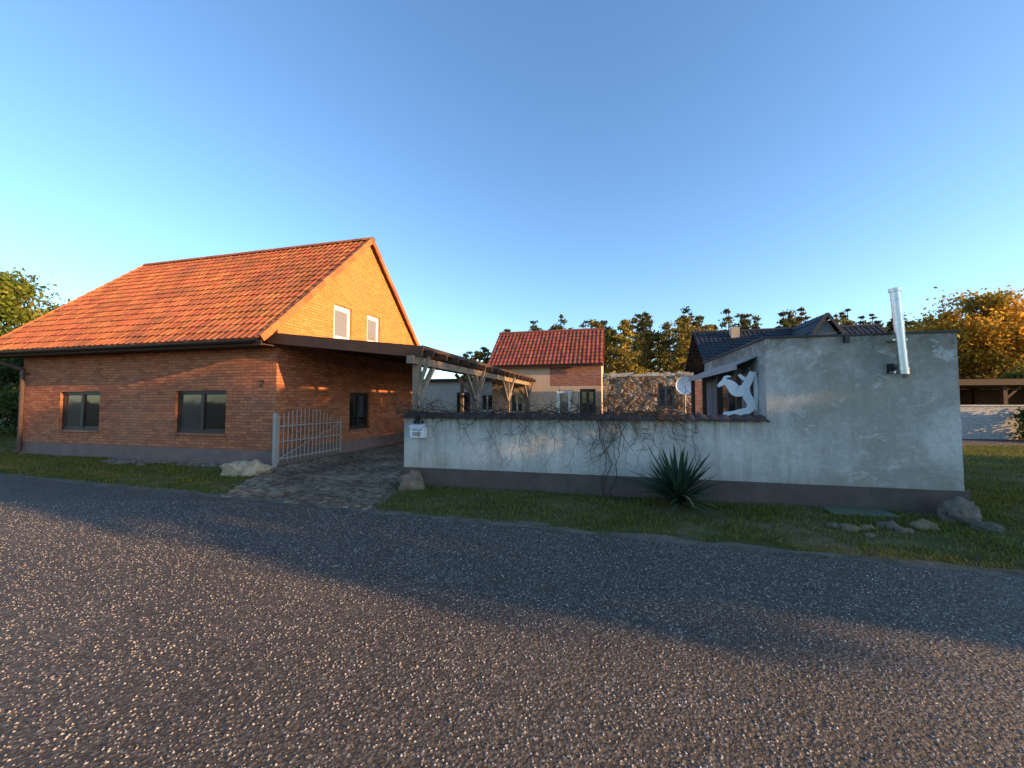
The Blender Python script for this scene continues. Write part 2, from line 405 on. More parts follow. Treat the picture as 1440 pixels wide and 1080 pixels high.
def lawn(x,y,q):
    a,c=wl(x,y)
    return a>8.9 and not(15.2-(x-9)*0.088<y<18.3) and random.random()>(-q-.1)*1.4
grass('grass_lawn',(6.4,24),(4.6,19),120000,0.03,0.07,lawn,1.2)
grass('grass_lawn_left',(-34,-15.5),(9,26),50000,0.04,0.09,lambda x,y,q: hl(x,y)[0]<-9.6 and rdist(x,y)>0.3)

# ------------------------------------------------------------------ tiled roof helper
def tiled(bb,x0,x1,ye,ze,yr,zr,base,pitch=0.21,course=0.34,amp=0.028,mi=0,seg=6):
    L=math.hypot(yr-ye,zr-ze); dy=(yr-ye)/L; dz=(zr-ze)/L
    ny,nz=(-dz,dy) if dy>0 else (dz,-dy)
    nx=int(round((x1-x0)/pitch)); pit=(x1-x0)/nx; nc=int(math.ceil(L/course)); cr=L/nc
    for j in range(nc):
        for i in range(nx):
            xa=x0+i*pit; s0=j*cr-0.03; s1=(j+1)*cr; jit=random.uniform(-0.006,0.006)
            k=random.uniform(0.7,1.25); c=(base[0]*k,base[1]*k*random.uniform(0.8,1.2),base[2]*k)
            vs=[]
            for r,(sv,lift) in enumerate(((s0,0.0),(s0,0.042),(s1,0.012))):
                for q in range(seg+1):
                    u=q/seg; hgt=amp*(0.5-0.5*math.cos(2*math.pi*min(1,u*1.25))) if u<0.8 else 0
                    hh=hgt+lift+jit if r else 0.0
                    vs.append((xa+u*pit, ye+dy*sv+ny*hh, ze+dz*sv+nz*hh))
            n=seg+1; fs=[]
            for q in range(seg):
                fs.append((q,q+1,n+q+1,n+q)); fs.append((n+q,n+q+1,2*n+q+1,2*n+q))
            bb.add(vs,fs,mi,c)
def window(parent,name,o,ud,nd,w,h,fr,glasses,fw=0.07,mull=1,sill=None):
    o=Vector(o);ud=Vector(ud);nd=Vector(nd);z=Vector((0,0,1)); bb=B()
    def bx(a,b_,c,d,e0,e1,mi):
        P=[o+ud*x+z*zz+nd*y for zz in (c,d) for (x,y) in ((a,e0),(b_,e0),(b_,e1),(a,e1))]
        bb.add(P,[(0,3,2,1),(4,5,6,7),(0,1,5,4),(1,2,6,5),(2,3,7,6),(3,0,4,7)],mi)
    bx(0,w,0,fw,-0.03,0.03,0); bx(0,w,h-fw,h,-0.03,0.03,0)
    bx(0,fw,fw,h-fw,-0.03,0.03,0); bx(w-fw,w,fw,h-fw,-0.03,0.03,0)
    nP=mull+1
    for i in range(mull):
        xc=w*(i+1)/nP; bx(xc-fw*0.6,xc+fw*0.6,fw,h-fw,-0.035,0.03,0)
    for i in range(nP):
        xa=w*i/nP+fw*0.5; xb=w*(i+1)/nP-fw*0.5
        bx(xa,xb,fw*0.5,h-fw*0.5,0.005,0.02,1+i%len(glasses))
        for (p,q,r,s_) in ((xa+.03,xb-.03,fw,fw+.035),(xa+.03,xb-.03,h-fw-.035,h-fw)):
            bx(p,q,r,s_,-0.012,0.004,0)
    if sill: bx(-0.04,w+0.04,-0.05,-0.002,-0.17,0.03,len(glasses)+1)
    bb.done(name,[fr]+glasses+([sill] if sill else []),parent)

# ------------------------------------------------------------------ brick house
H=empty('brick_house',HO,ANG)
W_,D_,RH,RY=9.6,7.5,7.2,3.75
def rz(y): return 7.12-abs(y-RY)*(4.0/4.25)
b=B()
fo=[(W_-7.88,W_-6.2,0.77,1.9),(W_-3.32,W_-1.58,0.77,1.9)]
b.wall((-W_,0,0),(1,0,0),(0,1,0),W_,lambda x:rz(0)-0.02,fo,0.36,0.12,0)
go=[(2.05,2.88,3.48,4.58),(3.72,4.48,3.6,4.62),(2.86,3.93,0.7,1.9)]
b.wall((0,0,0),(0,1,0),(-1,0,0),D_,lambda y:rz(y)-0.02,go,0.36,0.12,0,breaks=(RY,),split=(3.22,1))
b.wall((-W_,D_,0),(0,-1,0),(1,0,0),D_,lambda y:rz(D_-y)-0.02,[],0.0,0.1,0,breaks=(RY,))
b.wall((0,D_,0),(-1,0,0),(0,-1,0),W_,lambda x:rz(D_)-0.02,[],0.0,0.1,0)
b.done('walls',[mBrick,mBrickSunlit],H)
b=B(); b.box(-W_+.0,0.03,-0.03,0.15,0,0.37); b.box(-0.12,0.031,0.151,D_-.01,0,0.37)
b.done('plinth',[mPlinthH],H)
for i,(a,b2,c,d) in enumerate(fo):
    window(H,'front_window',(-W_+a,0.1,c),(1,0,0),(0,1,0),b2-a,d-c,mFrameD,[mGlassL,mGlass],0.075,1,mBrickOld)
for i,(a,b2,c,d) in enumerate(go):
    window(H,'gable_window',(-0.1,a,c),(0,1,0),(-1,0,0),b2-a,d-c,mFrameW if i<2 else mFrameD,[mGlassU] if i<2 else [mGlass],0.12 if i<2 else .075,0 if i<2 else 1,mWhiteR if i<2 else mBrickOld)
b=B(); base=(0.54,0.165,0.052); RX=0.12
EY=-0.6; EZ=7.2-(RY-EY)*4.0/4.25
tiled(b,-10.45,RX,EY,EZ,RY,7.2,base)
tiled(b,-10.45,RX,8.0,3.2,RY,7.2,base)
x=-10.45
while x<RX:
    k=random.uniform(0.75,1.15); seg=8; vs=[]
    x2=min(x+0.36,RX+.05)
    for xx,r in ((x,0.13),(x2,0.115)):
        for q in range(seg+1):
            t=math.pi*q/seg; vs.append((xx,RY+math.cos(t)*r*1.1,7.17+math.sin(t)*r))
    n=seg+1; b.add(vs,[(q,q+1,n+q+1,n+q) for q in range(seg)]+[tuple(range(n))],0,tuple(c*k for c in base)); x+=0.33
for sgn,ye,ez in ((1,EY,EZ),(-1,8.0,3.2)):
    n=17
    for j in range(n):
        k=random.uniform(0.8,1.2); c=tuple(q*k for q in base)
        for xx in (RX+.02,-10.47):
            a=j/n; bb_=(j+1)/n+0.004; yl=RY-ye; zl=7.2-ez
            p0=(xx,ye+yl*a,ez+zl*a); p1=(xx,ye+yl*bb_,ez+zl*bb_-0.02)
            b.beam(p0,p1,0.05,0.17,0,c)
            b.beam((xx-.06,p0[1],p0[2]+.075),(xx-.06,p1[1],p1[2]+.065),0.14,0.03,0,c)
b.done('roof_tiles',[mTile],H)
b=B()
for ye,ez in ((EY+.06,EZ-.03),(7.94,3.17)):
    b.add([(-10.4,ye,ez),(RX-.04,ye,ez),(RX-.04,RY,7.1),(-10.4,RY,7.1)],[(0,1,2,3)])
b.box(-10.42,RX-.02,EY+.03,EY+.06,EZ-.16,EZ); b.box(-10.4,RX-.04,EY+.07,-0.01,EZ-.14,EZ-.11)
for xx in np.arange(-10.2,RX-.1,0.7): b.beam((xx,EY+.08,EZ-.05),(xx,0.0,EZ+.4),0.07,0.1)
b.done('roof_deck_and_soffit',[mDarkWood],H)
b=B(); seg=8
vs=[]
for xx in (-10.5,RX-.05):
    for r in (0.07,0.06):
        for q in range(seg+1):
            t=math.pi+math.pi*q/seg; vs.append((xx,EY-.05+math.cos(t)*r,EZ-.04+math.sin(t)*r))
n=seg+1
b.add(vs,[(q,q+1,2*n+q+1,2*n+q) for q in range(seg)]+[(n+q,3*n+q,3*n+q+1,n+q+1) for q in range(seg)])
for xx in np.arange(-10.2,0.0,0.9): b.box(xx,xx+.03,EY-.13,EY+.03,EZ-.03,EZ-.015)
b.done('gutter',[mDarkMetal],H,smooth=False)
b=B(); b.tube([(-10.3,EY+.02,EZ-.14),(-9.95,-0.42,2.84),(-9.36,-0.12,2.58),(-9.36,-0.11,0.15),(-9.36,-0.22,0.05)],0.056,10)
for zz in (.8,1.7,2.45): b.box(-9.43,-9.29,-.17,-.02,zz,zz+.03)
b.done('downpipe',[mPipe],H)
b=B()
pts=[(0,.13),(.02,.165),(.06,.175),(.095,.15),(.095,.11),(.0,.0),(.105,0)]
for p,q in zip(pts[:-1],pts[1:]): b.beam((-.48+p[0],-.012,1.98+p[1]),(-.48+q[0],-.012,1.98+q[1]),.012,.018)
b.done('house_number',[mBlack],H)

G=empty('metal_gate',hw(0.2,0.0,0),ANG)
b=B(); b.box(-.04,.04,-.23,-.15,0,1.33)
L=2.25
topz=lambda t:1.13+0.30*math.sin(math.pi*min(1,max(0,(t*0.9+0.1))))-0.12*t
for i in range(17):
    t=i/16; yy=-0.08+t*L; z=topz(t); b.cone((0,yy,.12),(0,yy,z),.011,.011,6)
    b.cone((0,yy,z),(0,yy,z+.05),.018,.002,6)
for zz in (0.2,0.62,1.0): b.beam((0.012,-.1,zz),(0.012,-.06+L,zz),.02,.035)
b.beam((0,-.1,.1),(0,-.1,1.25),.04,.04); b.beam((0,-.06+L,.1),(0,-.06+L,1.1),.04,.04)
b.beam((0.01,-.1,.2),(.01,L,1.0),.015,.02)
b.done('gate_leaf',[mGalv],G)

# ------------------------------------------------------------------ pergola
P=empty('timber_pergola',HO,ANG)
b=B(); zt=lambda x:3.27-0.12*x
x0,x1=0.04,4.05
ya,yb=-0.12,12.2
b.add([(x0,ya,zt(x0)),(x1,ya,zt(x1)),(x1,yb,zt(x1)),(x0,yb,zt(x0)),(x0,ya,zt(x0)+.05),(x1,ya,zt(x1)+.05),(x1,yb,zt(x1)+.05),(x0,yb,zt(x0)+.05)],
      [(0,3,2,1),(4,5,6,7),(0,1,5,4),(1,2,6,5),(2,3,7,6),(3,0,4,7)])
b.beam((x0-.14,-.17,zt(x0)-.08),(x1+.05,-.17,zt(x1)-.08),.06,.26)
for yy in np.arange(0.1,12.2,0.75): b.beam((x0,yy,zt(x0)-.085),(x1+.18,yy,zt(x1)-.105),.09,.15)
b.beam((x1+.02,-.14,zt(x1)+.02),(x1+.02,12.2,zt(x1)+.02),.05,.10)
b.done('roof',[mDarkWood],P)
b=B(); b.beam((3.85,-.3,2.53),(3.85,12.25,2.53),.15,.17)
for i,yy in enumerate((0.05,4.0,8.0,12.0)):
    b.box(3.775,3.925,yy-.075,yy+.075,0,2.445)
    for s in (-1,1):
        if i==0 and s==-1: continue
        if i==3 and s==1: continue
        b.beam((3.85,yy+s*.05,1.65),(3.85,yy+s*.82,2.44),.09,.10)
    if i: b.beam((3.80,yy,1.75),(3.15,yy,2.5),.08,.09)
    b.beam((3.9,yy,1.95),(4.15,yy,2.62),.07,.07)
b.box(.1,.25,12.03,12.17,0,3.0)
b.done('posts_and_braces',[mWood],P)

# ------------------------------------------------------------------ garden wall
GW=empty('garden_wall',WO,WANG)
b=B(); b.box(0,6.30,0,0.26,0.34,1.30); b.done('wall_body',[mPlaster],GW)
b=B(); b.box(-0.02,6.30,-0.025,0.28,0,0.34); b.done('wall_plinth',[mPlinth],GW)
b=B(); x=-0.06
while x<6.2:
    k=random.uniform(.7,1.4); c=(0.075*k,0.055*k,0.048*k); seg=6; vs=[]; zj=random.uniform(-.008,.008); w2=.175
    for yy,zb in ((-0.085,1.30),(0.13,1.37),(0.345,1.30)):
        for q in range(seg+1):
            u=q/seg; vs.append((x+u*w2,yy,zb+zj+.028*math.sin(math.pi*u)))
    for q in range(seg+1):
        u=q/seg; vs.append((x+u*w2,-0.08,1.275+.025*math.sin(math.pi*u)))
    n=seg+1
    b.add(vs,[(q,q+1,n+q+1,n+q) for q in range(seg)]+[(n+q,n+q+1,2*n+q+1,2*n+q) for q in range(seg)]+[(3*n+q,3*n+q+1,q+1,q) for q in range(seg)],0,c)
    x+=.172
b.box(-.03,6.25,-.04,.30,1.295,1.315,0,(.05,.04,.04))
b.done('wall_cap_tiles',[mTileDark],GW)

# ------------------------------------------------------------------ plastered shed
SH=empty('plastered_shed',WO,WANG)
b=B(); b.box(6.30,8.76,-.002,4.2,0.335,2.60); b.done('shed_walls',[mPlaster],SH)
b=B(); b.box(6.30,8.80,-.027,4.23,0,0.338); b.done('shed_plinth',[mPlinth],SH)
b=B(); b.box(6.27,8.79,-.03,4.23,2.602,2.63); b.box(7.36,7.42,-.06,-.01,2.50,2.60); b.done('shed_flashing',[mDarkMetal],SH)
b=B()
b.add([(5.98,.35,2.22),(6.31,.35,2.36),(6.31,4.4,2.36),(5.98,4.4,2.22),(5.98,.35,2.25),(6.31,.35,2.39),(6.31,4.4,2.39),(5.98,4.4,2.25)],
      [(0,3,2,1),(4,5,6,7),(0,1,5,4),(2,3,7,6),(3,0,4,7)],0)
b.box(5.95,5.98,.33,4.4,2.14,2.26,0)
for yy in (0.45,1.7,3.0,4.3): b.box(6.0,6.08,yy,yy+.08,0,2.17,1)
for i in range(14): b.box(6.24,6.28,.6+i*.26,.6+i*.26+.24,1.2,2.2,2)
b.box(6.21,6.25,1.2,2.3,1.35,2.0,3)
b.done('lean_to',[mSheet,mDarkWood,mGreyWood,mGlass],SH)
SC=empty('white_scrollwork_panel',(WO.x,WO.y,0),WANG)
b=B()
def stroke(pts,w0,w1,y=.30,th=.03):
    P_=[Vector((p[0],p[1])) for p in pts]; out=[]
    for i in range(len(P_)-1):
        p0=P_[max(0,i-1)];p1=P_[i];p2=P_[i+1];p3=P_[min(len(P_)-1,i+2)]
        for k in range(6):
            t=k/6; out.append(0.5*((2*p1)+(-p0+p2)*t+(2*p0-5*p1+4*p2-p3)*t*t+(-p0+3*p1-3*p2+p3)*t**3))
    out.append(P_[-1]); n=len(out); vs=[]
    for i,p in enumerate(out):
        d=(out[min(n-1,i+1)]-out[max(0,i-1)]).normalized(); nn=Vector((-d.y,d.x)); u=i/(n-1)
        wd=(w0*(1-u)+w1*u)*(0.75+0.4*math.sin(math.pi*u))
        a=p+nn*wd/2; c=p-nn*wd/2
        vs+=[(a.x,y,a.y),(c.x,y,c.y),(c.x,y+th,c.y),(a.x,y+th,a.y)]
    fs=[]
    for i in range(n-1):
        o=4*i
        for q in range(4): fs.append((o+q,o+(q+1)%4,o+4+(q+1)%4,o+4+q))
    fs+=[(3,2,1,0),(4*n-4,4*n-3,4*n-2,4*n-1)]
    b.add(vs,fs)
ox=5.66
stroke([(ox+.02,1.86),(ox+.12,1.93),(ox+.22,1.88),(ox+.30,1.78),(ox+.42,1.80)],.05,.22,.30)
stroke([(ox+.55,2.10),(ox+.50,1.96),(ox+.44,1.84),(ox+.46,1.70),(ox+.52,1.58),(ox+.50,1.48),(ox+.40,1.42)],.11,.12,.31)
stroke([(ox+.50,1.46),(ox+.38,1.43),(ox+.25,1.40),(ox+.10,1.40)],.11,.07,.32)
stroke([(ox+.60,2.10),(ox+.61,1.85),(ox+.60,1.45)],.045,.045,.345)
stroke([(ox+.36,2.06),(ox+.46,1.98),(ox+.58,2.08)],.05,.07,.36)
stroke([(ox+.12,1.94),(ox+.16,2.02),(ox+.24,2.03)],.05,.03,.375)
b.done('cut_out_panels',[mWhitePaint],SC)

F=empty('stainless_flue',(WO.x,WO.y,0),WANG)
b=B(); fx=7.99; fy=-0.16; rr_=.058
b.cone((fx+.03,fy,2.0),(fx-.04,fy,3.22),rr_,rr_,20)
for z,r in ((2.06,.065),(2.3,.062),(2.72,.062),(3.08,.062)):
    q=fx+.03-.07*(z-2.0)/1.22; b.cone((q,fy,z),(q,fy,z+.03),r,r,20)
b.cone((fx-.04,fy,3.20),(fx-.041,fy,3.25),.07,.073,20); b.cone((fx-.04,fy,3.25),(fx-.04,fy,3.252),.06,.0,20,1)
b.cone((fx+.02,fy,2.12),(fx+.02,.02,2.12),.056,.056,16)
b.cone((fx+.03,fy,1.94),(fx+.03,fy,2.0),.04,.064,16)
b.beam((fx-.09,fy+.08,2.5),(fx+.09,fy+.08,2.5),.16,.02)
for sx in (-.08,.08): b.beam((fx+sx,fy,2.03),(fx+sx,.0,2.03),.015,.03)
b.box(fx-.09,fx-.03,-.05,-.006,2.02,2.16,1)
o=b.done('flue_pipe',[mSteel,mBlack],F,smooth=True)
em=o.modifiers.new('e','EDGE_SPLIT'); em.split_angle=R(35)

MB=empty('mailbox',(WO.x,WO.y,0),WANG)
b=B(); b.box(.19,.48,-.13,-.003,.92,1.12)
b.add([(.17,-.15,1.12),(.50,-.15,1.12),(.50,-.003,1.18),(.17,-.003,1.18),(.17,-.15,1.13),(.50,-.15,1.13),(.50,-.003,1.19),(.17,-.003,1.19)],[(0,3,2,1),(4,5,6,7),(0,1,5,4),(1,2,6,5),(2,3,7,6),(3,0,4,7)],0)
b.box(.23,.44,-.134,-.130,1.06,1.075,1); b.box(.24,.42,-.134,-.130,.955,1.03,2)
b.box(.36,.372,-.136,-.130,.93,1.04,1)
b.done('box_body',[mWhitePaint,mBlack,mGalv],MB,bevel=.004)
LM=empty('wall_lantern',(WO.x,WO.y,0),WANG)
b=B(); b.cone((.33,-.08,1.19),(.33,-.08,1.23),.05,.03,8); b.cone((.33,-.08,1.23),(.33,-.08,1.31),.03,.055,6); b.cone((.33,-.08,1.31),(.33,-.08,1.36),.07,.01,6)
b.cone((.24,-.06,1.19),(.27,-.06,1.27),.035,.012,6); b.cone((.43,-.06,1.19),(.40,-.06,1.25),.03,.01,6)
b.done('lantern_body',[mBlack],LM)

# ------------------------------------------------------------------ vines
b=B()
def twig(p,d,n,step,r,grav,wob=.6):
    p=Vector(p);d=Vector(d)
    for i in range(n):
        d=(d+Vector((random.uniform(-wob,wob),random.uniform(-.15,.15),random.uniform(-wob,wob)-grav))).normalized()
        q=p+d*step
        if q.z<1.30 and q.y>-.012: q.y=-.02-random.random()*.03
        if 1.25<q.z<1.42: q.y=min(q.y,-.10)
        if q.z<.36: break
        b.cone(p,q,r,r*.93,4,0,False); r*=.95
        if random.random()<.22 and n>4: twig(q,(d+Vector((random.uniform(-1,1),0,random.uniform(-.5,1)))).normalized(),n//2,step*.8,r*.7,grav*.6)
        p=q
for c,sp,nn in ((1.95,.20,9),(3.85,.22,15),(4.2,.12,8),(4.72,.14,8),(1.1,.3,3),(3.0,.3,3),(.25,.2,2)):
    for i in range(nn): twig((c+random.gauss(0,sp),-.10,1.33),(random.uniform(-.8,.8),0,random.uniform(-.6,.4)),random.randint(8,19),.06,.0052,.14)
for i in range(210):
    x=random.uniform(-.2,5.2); twig((x,random.uniform(-.1,.2),1.38),(random.uniform(-1,1),0,random.uniform(.1,.9)),random.randint(4,11),.055,.0048,.05)
for k_ in range(3):
    x=-.1
    while x<5.3:
        f=lambda x:1.385+.02*k_+.03*math.sin(x*(5+k_*2)+k_); b.cone((x,-.09+.08*k_,f(x)),(x+.12,-.09+.08*k_,f(x+.12)),.007,.007,5,0,False); x+=.12
for k in range(3):
    x=3.75+k*.16; p=Vector((x+random.uniform(-.2,.2),-.05,.0))
    while p.z<1.33:
        q=p+Vector((random.uniform(-.06,.06),0,.09)); b.cone(p,q,.007,.006,5,0,False); p=q
b.done('stems',[mVine],empty('bare_climbing_plant',(WO.x,WO.y,0),WANG))

# ------------------------------------------------------------------ yucca
def yucca(name,loc,n,L):
    V=[];C=[]
    for i in range(n):
        az=random.uniform(0,2*math.pi); u=random.random(); el=R(3+77*u); l=L*random.uniform(.65,1.1)
        d=Vector((math.cos(az)*math.cos(el),math.sin(az)*math.cos(el),math.sin(el))); s=Vector((-math.sin(az),math.cos(az),0))
        z0=Vector((0,0,random.uniform(.02,.22))); g=random.uniform(.6,1.3)
        if random.random()<.10: cc=(.13*g,.10*g,.055*g); sag=.6; l*=.8
        else: cc=(.038*g,.072*g,.040*g); sag=random.uniform(.0,.25)
        segs=5; pr=None; up=s.cross(d)
        for k in range(segs+1):
            t=k/segs; wd=.034*(1-t**2.2)*(0.6+min(1,t*4)*.4)+.001
            p=z0+d*l*t-Vector((0,0,sag*l*t*t)); p.z=max(p.z,.015)
            A=p-s*wd+up*wd*.45; M_=p; Z=p+s*wd+up*wd*.45
            if pr:
                V+=[pr[0],pr[1],M_,A, pr[1],pr[2],Z,M_]; C+=[cc]*8
            pr=(A,M_,Z)
    return fast('leaves',[tuple(v) for v in V],4,mYucca,C,empty(name,loc))
yucca('yucca_plant',(2.52,6.1,0),125,.88)

# ------------------------------------------------------------------ stones
def boulder(bb,c,s,seed,colr,sub=3,rough=.12):
    bm=bmesh.new(); bmesh.ops.create_icosphere(bm,subdivisions=sub,radius=1)
    vs=[]
    for v in bm.verts:
        p=v.co.copy(); q=noise.noise(p*1.1+Vector((seed,0,0)))*.4+noise.noise(p*2.7+Vector((0,seed,0)))*rough*1.6+noise.noise(p*6+Vector((0,seed,0)))*rough*.6
        p=p*(1+q); p.z=max(p.z,-.35)
        vs.append((c[0]+p.x*s[0],c[1]+p.y*s[1],c[2]+(p.z+.3)*s[2]))
    bb.add(vs,[tuple(v.index for v in f.verts) for f in bm.faces],0,colr); bm.free()
def rock(name,c,s,seed,colr,rough=.12):
    e=empty(name,c); bb=B(); boulder(bb,(0,0,0),s,seed,colr,4,rough); bb.done('stone',[mStone],e,smooth=True)
rock('boulder',(-1.84,7.42,0),(.23,.19,.25),3.1,(.20,.15,.11))
rock('boulder',(-5.78,8.85,0),(.42,.26,.25),9.7,(.42,.32,.22),.25)
rock('boulder',(6.0,5.42,0),(.22,.18,.21),5.5,(.17,.14,.11),.18)
rock('boulder',(5.95,5.05,0),(.15,.11,.08),6.5,(.12,.11,.08))
b=B()
for i,(px_,py_,s) in enumerate([(4.119,5.149,.09),(4.221,5.062,.11),(4.465,5.091,.085),(4.807,5.149,.12),(4.820,4.978,.09),(5.212,5.12,.14),(4.281,4.843,.06)]):
    boulder(b,(px_,py_,-.01),(s*1.05,s*.8,s*.6),i*2.3,(.15+.03*(i%3),.12+.02*(i%3),.09),3)
b.done('edging_stones',[mStone],smooth=True)
b=B(); b.box(6.95,7.75,-.42,-.06,0,.035); b.done('concrete_slab',[plain('mossy_concrete',(.10,.13,.09),.9,.2,var=.4)],GW,bevel=.006)
b=B()
for i in range(800):
    x=random.uniform(-5.4,-.6); y_=random.uniform(-.5,-.05)
    s=random.uniform(.014,.035)*(1.7 if random.random()<.05 else 1); g=random.uniform(.10,.34)
    qx,qy,_=hw(x,y_); boulder(b,(qx,qy,0),(s,s*.9,s*.6),i*.7,(g,g*.85,g*.68),1)
for i in range(10):
    x=-4.3+random.gauss(0,.5); qx,qy,_=hw(x,-.6+random.uniform(-.15,.2)); s=random.uniform(.06,.12); boulder(b,(qx,qy,0),(s,s,s*.7),i,(.15,.13,.11),2)
b.done('gravel_bed',[mStone])

# ------------------------------------------------------------------ background buildings
A=empty('small_tiled_house',(-1.05,21.3,0),ANG); wA=5.7; dA=4.5
ra=lambda y:5.55-abs(y-2.25)*0.84
b=B()
b.wall((0,0,0),(1,0,0),(0,1,0),3.1,lambda x:ra(0)-.02,[(1.0,1.7,1.0,2.1)],0,.1,0)
b.wall((3.1,0,0),(1,0,0),(0,1,0),2.6,lambda x:ra(0)-.02,[(.36,1.08,0.05,2.2),(1.52,2.31,0.05,2.25)],0,.1,0,split=(2.4,1))
b.wall((wA,0,0),(0,1,0),(-1,0,0),dA,lambda y:ra(y)-.02,[],0,.1,0,breaks=(2.25,))
b.wall((0,dA,0),(0,-1,0),(1,0,0),dA,lambda y:ra(y)-.02,[],0,.1,0,breaks=(2.25,))
b.wall((wA,dA,0),(-1,0,0),(0,-1,0),wA,lambda x:ra(0)-.02,[],0,.1,0)
b.done('walls',[mBeige,mBrickOld],A)
b=B(); tiled(b,-.25,wA+.1,-.3,3.5,2.25,5.62,(.29,.075,.045),.22,.34); tiled(b,-.25,wA+.1,4.8,3.5,2.25,5.62,(.29,.075,.045),.22,.34)
b.cone((-.25,2.25,5.62),(wA+.1,2.25,5.62),.11,.11,10,0,True,(.28,.08,.05)); b.done('roof_tiles',[mTile],A)
b=B(); b.box(-.2,wA+.1,-.27,-.24,3.36,3.5); b.done('fascia',[mDarkWood],A)
window(A,'white_door',(3.46,.08,.05),(1,0,0),(0,1,0),.72,2.15,mFrameW,[mGlassU],.14,0)
window(A,'dark_door',(4.62,.08,.05),(1,0,0),(0,1,0),.79,2.2,mFrameD,[mGlass],.12,1)
window(A,'window',(1.0,.08,1.0),(1,0,0),(0,1,0),.7,1.1,mFrameW,[mGlass],.06,1)

RW=empty('rubble_stone_barn',(4.3,18.9,0),ANG)
b=B(); b.wall((0,0,0),(1,0,0),(0,1,0),4.0,lambda x:2.78,[(2.47,3.2,1.3,2.3)],0,.25,0)
b.box(0,4.0,.26,.5,0,2.78,0); b.wall((4.0,-.01,0),(1,0,0),(0,1,0),.55,lambda x:2.55,[],0,.2,2)
x=0
while x<3.9:
    wd=random.uniform(.18,.34); g=random.uniform(.8,1.1); b.box(x+.01,min(x+wd,4.0),-.02,.24,2.78,2.78+random.uniform(.10,.2),1,(.48*g,.44*g,.38*g)); x+=wd
b.done('masonry',[mRubble,mStone,mBrickOld],RW)
window(RW,'barn_window',(2.47,.2,1.3),(1,0,0),(0,1,0),.73,1.0,mGreyWood,[mGlassL],.08,1)
b=B()
for i in range(60):   # bare creeper on the barn front
    p=Vector((random.uniform(.3,3.6),-.04,random.choice((.6,1.2,2.0,2.75)))); d=Vector((random.uniform(-1,1),0,random.uniform(-1,.6))); r=.012
    for j in range(random.randint(6,14)):
        d=(d+Vector((random.uniform(-.6,.6),0,random.uniform(-.6,.5)))).normalized(); q=p+d*.14
        if not(0<q.x<3.95 and .1<q.z<2.95): break
        b.cone(p,q,r,r*.9,4,0,False); r*=.92; p=q
b.done('creeper_stems',[mVine],empty('wall_creeper',(4.3,18.9,0),ANG))

DI=empty('satellite_dish',(7.35,16.9,2.3),R(-20))
b=B(); rings=6; seg=24; vs=[(0,.1,0)]
for r in range(1,rings+1):
    for q in range(seg):
        t=2*math.pi*q/seg; rr=.37*r/rings; vs.append((math.cos(t)*rr,.1-.1*(r/rings)**2,math.sin(t)*rr*1.08))
fs=[(0,1+q,1+(q+1)%seg) for q in range(seg)]
for r in range(rings-1):
    for q in range(seg): fs.append((1+r*seg+q,1+(r+1)*seg+q,1+(r+1)*seg+(q+1)%seg,1+r*seg+(q+1)%seg))
b.add(vs,fs); b.beam((0,.02,-.38),(0,-.4,-.1),.025,.025); b.cone((0,-.38,-.1),(0,-.48,-.03),.035,.035,8,1)
b.cone((0,.15,-2.3),(0,.15,.05),.03,.03,8,1)
b.done('reflector_and_mast',[mWhitePaint,mGalv],DI,smooth=False)

HB=empty('dark_roof_house',(10.4,21.0,0),ANG)
b=B(); b.box(0.3,9.2,.3,7.2,0,3.2,0)
gx=5.35; gz=5.95; gh=1.75; gb=gz-gh*1.55
b.add([(gx-gh,.0,gb-.4),(gx+gh,.0,gb-.4),(gx,.0,gz-.15)],[(0,1,2)],1)
b.box(gx-.3,gx+.3,-.06,-.004,3.9,4.6,3)
b.box(1.9,2.35,3.0,3.45,4.5,6.0,2)
b.done('walls',[mWhiteR,mGreyWood,mBeige,mGlass],HB)
b=B(); db=(.028,.034,.046)
tiled(b,-.1,9.6,-.1,3.15,3.75,5.85,db,.25,.36); tiled(b,-.1,9.6,7.6,3.15,3.75,5.85,db,.25,.36)
b.cone((-.1,3.75,5.87),(9.6,3.75,5.87),.12,.12,8,0,True,db)
for s in (-1,1):
    for j in range(10):
        a0=j/10;a1=(j+1)/10; lf=.03*(j%2)
        xa=gx+s*(gh+.2)*(1-a0);xb=gx+s*(gh+.2)*(1-a1);za=gb-.3+(gz-gb+.3)*a0;zb=gb-.3+(gz-gb+.3)*a1
        b.add([(xa,-.25,za+lf),(xb,-.25,zb+lf),(xb,3.9,zb+lf),(xa,3.9,za+lf)],[(0,1,2,3)],0,db)
    b.beam((gx+s*(gh+.2),-.26,gb-.33),(gx,-.26,gz),.05,.14,0,(.05,.055,.06))
b.done('roof_tiles',[mTileDark],HB)

OB=empty('courtyard_outbuilding',(-6.0,25.8,0),ANG)
b=B(); b.wall((0,0,0),(1,0,0),(0,1,0),6,lambda x:2.9,[(2.6,3.5,.1,2.2),(4.2,5.0,1.0,2.1)],0,.1,0); b.box(0,6,.2,4,0,2.9,0)
b.box(-.2,6.2,-.3,4.2,2.9,3.05,1); b.done('walls_and_roof',[mWhiteR,mDarkMetal],OB)
window(OB,'door',(2.6,.09,.1),(1,0,0),(0,1,0),.9,2.1,mFrameD,[mGlass],.1,1); window(OB,'window',(4.2,.09,1.0),(1,0,0),(0,1,0),.8,1.1,mFrameW,[mGlass],.07,1)

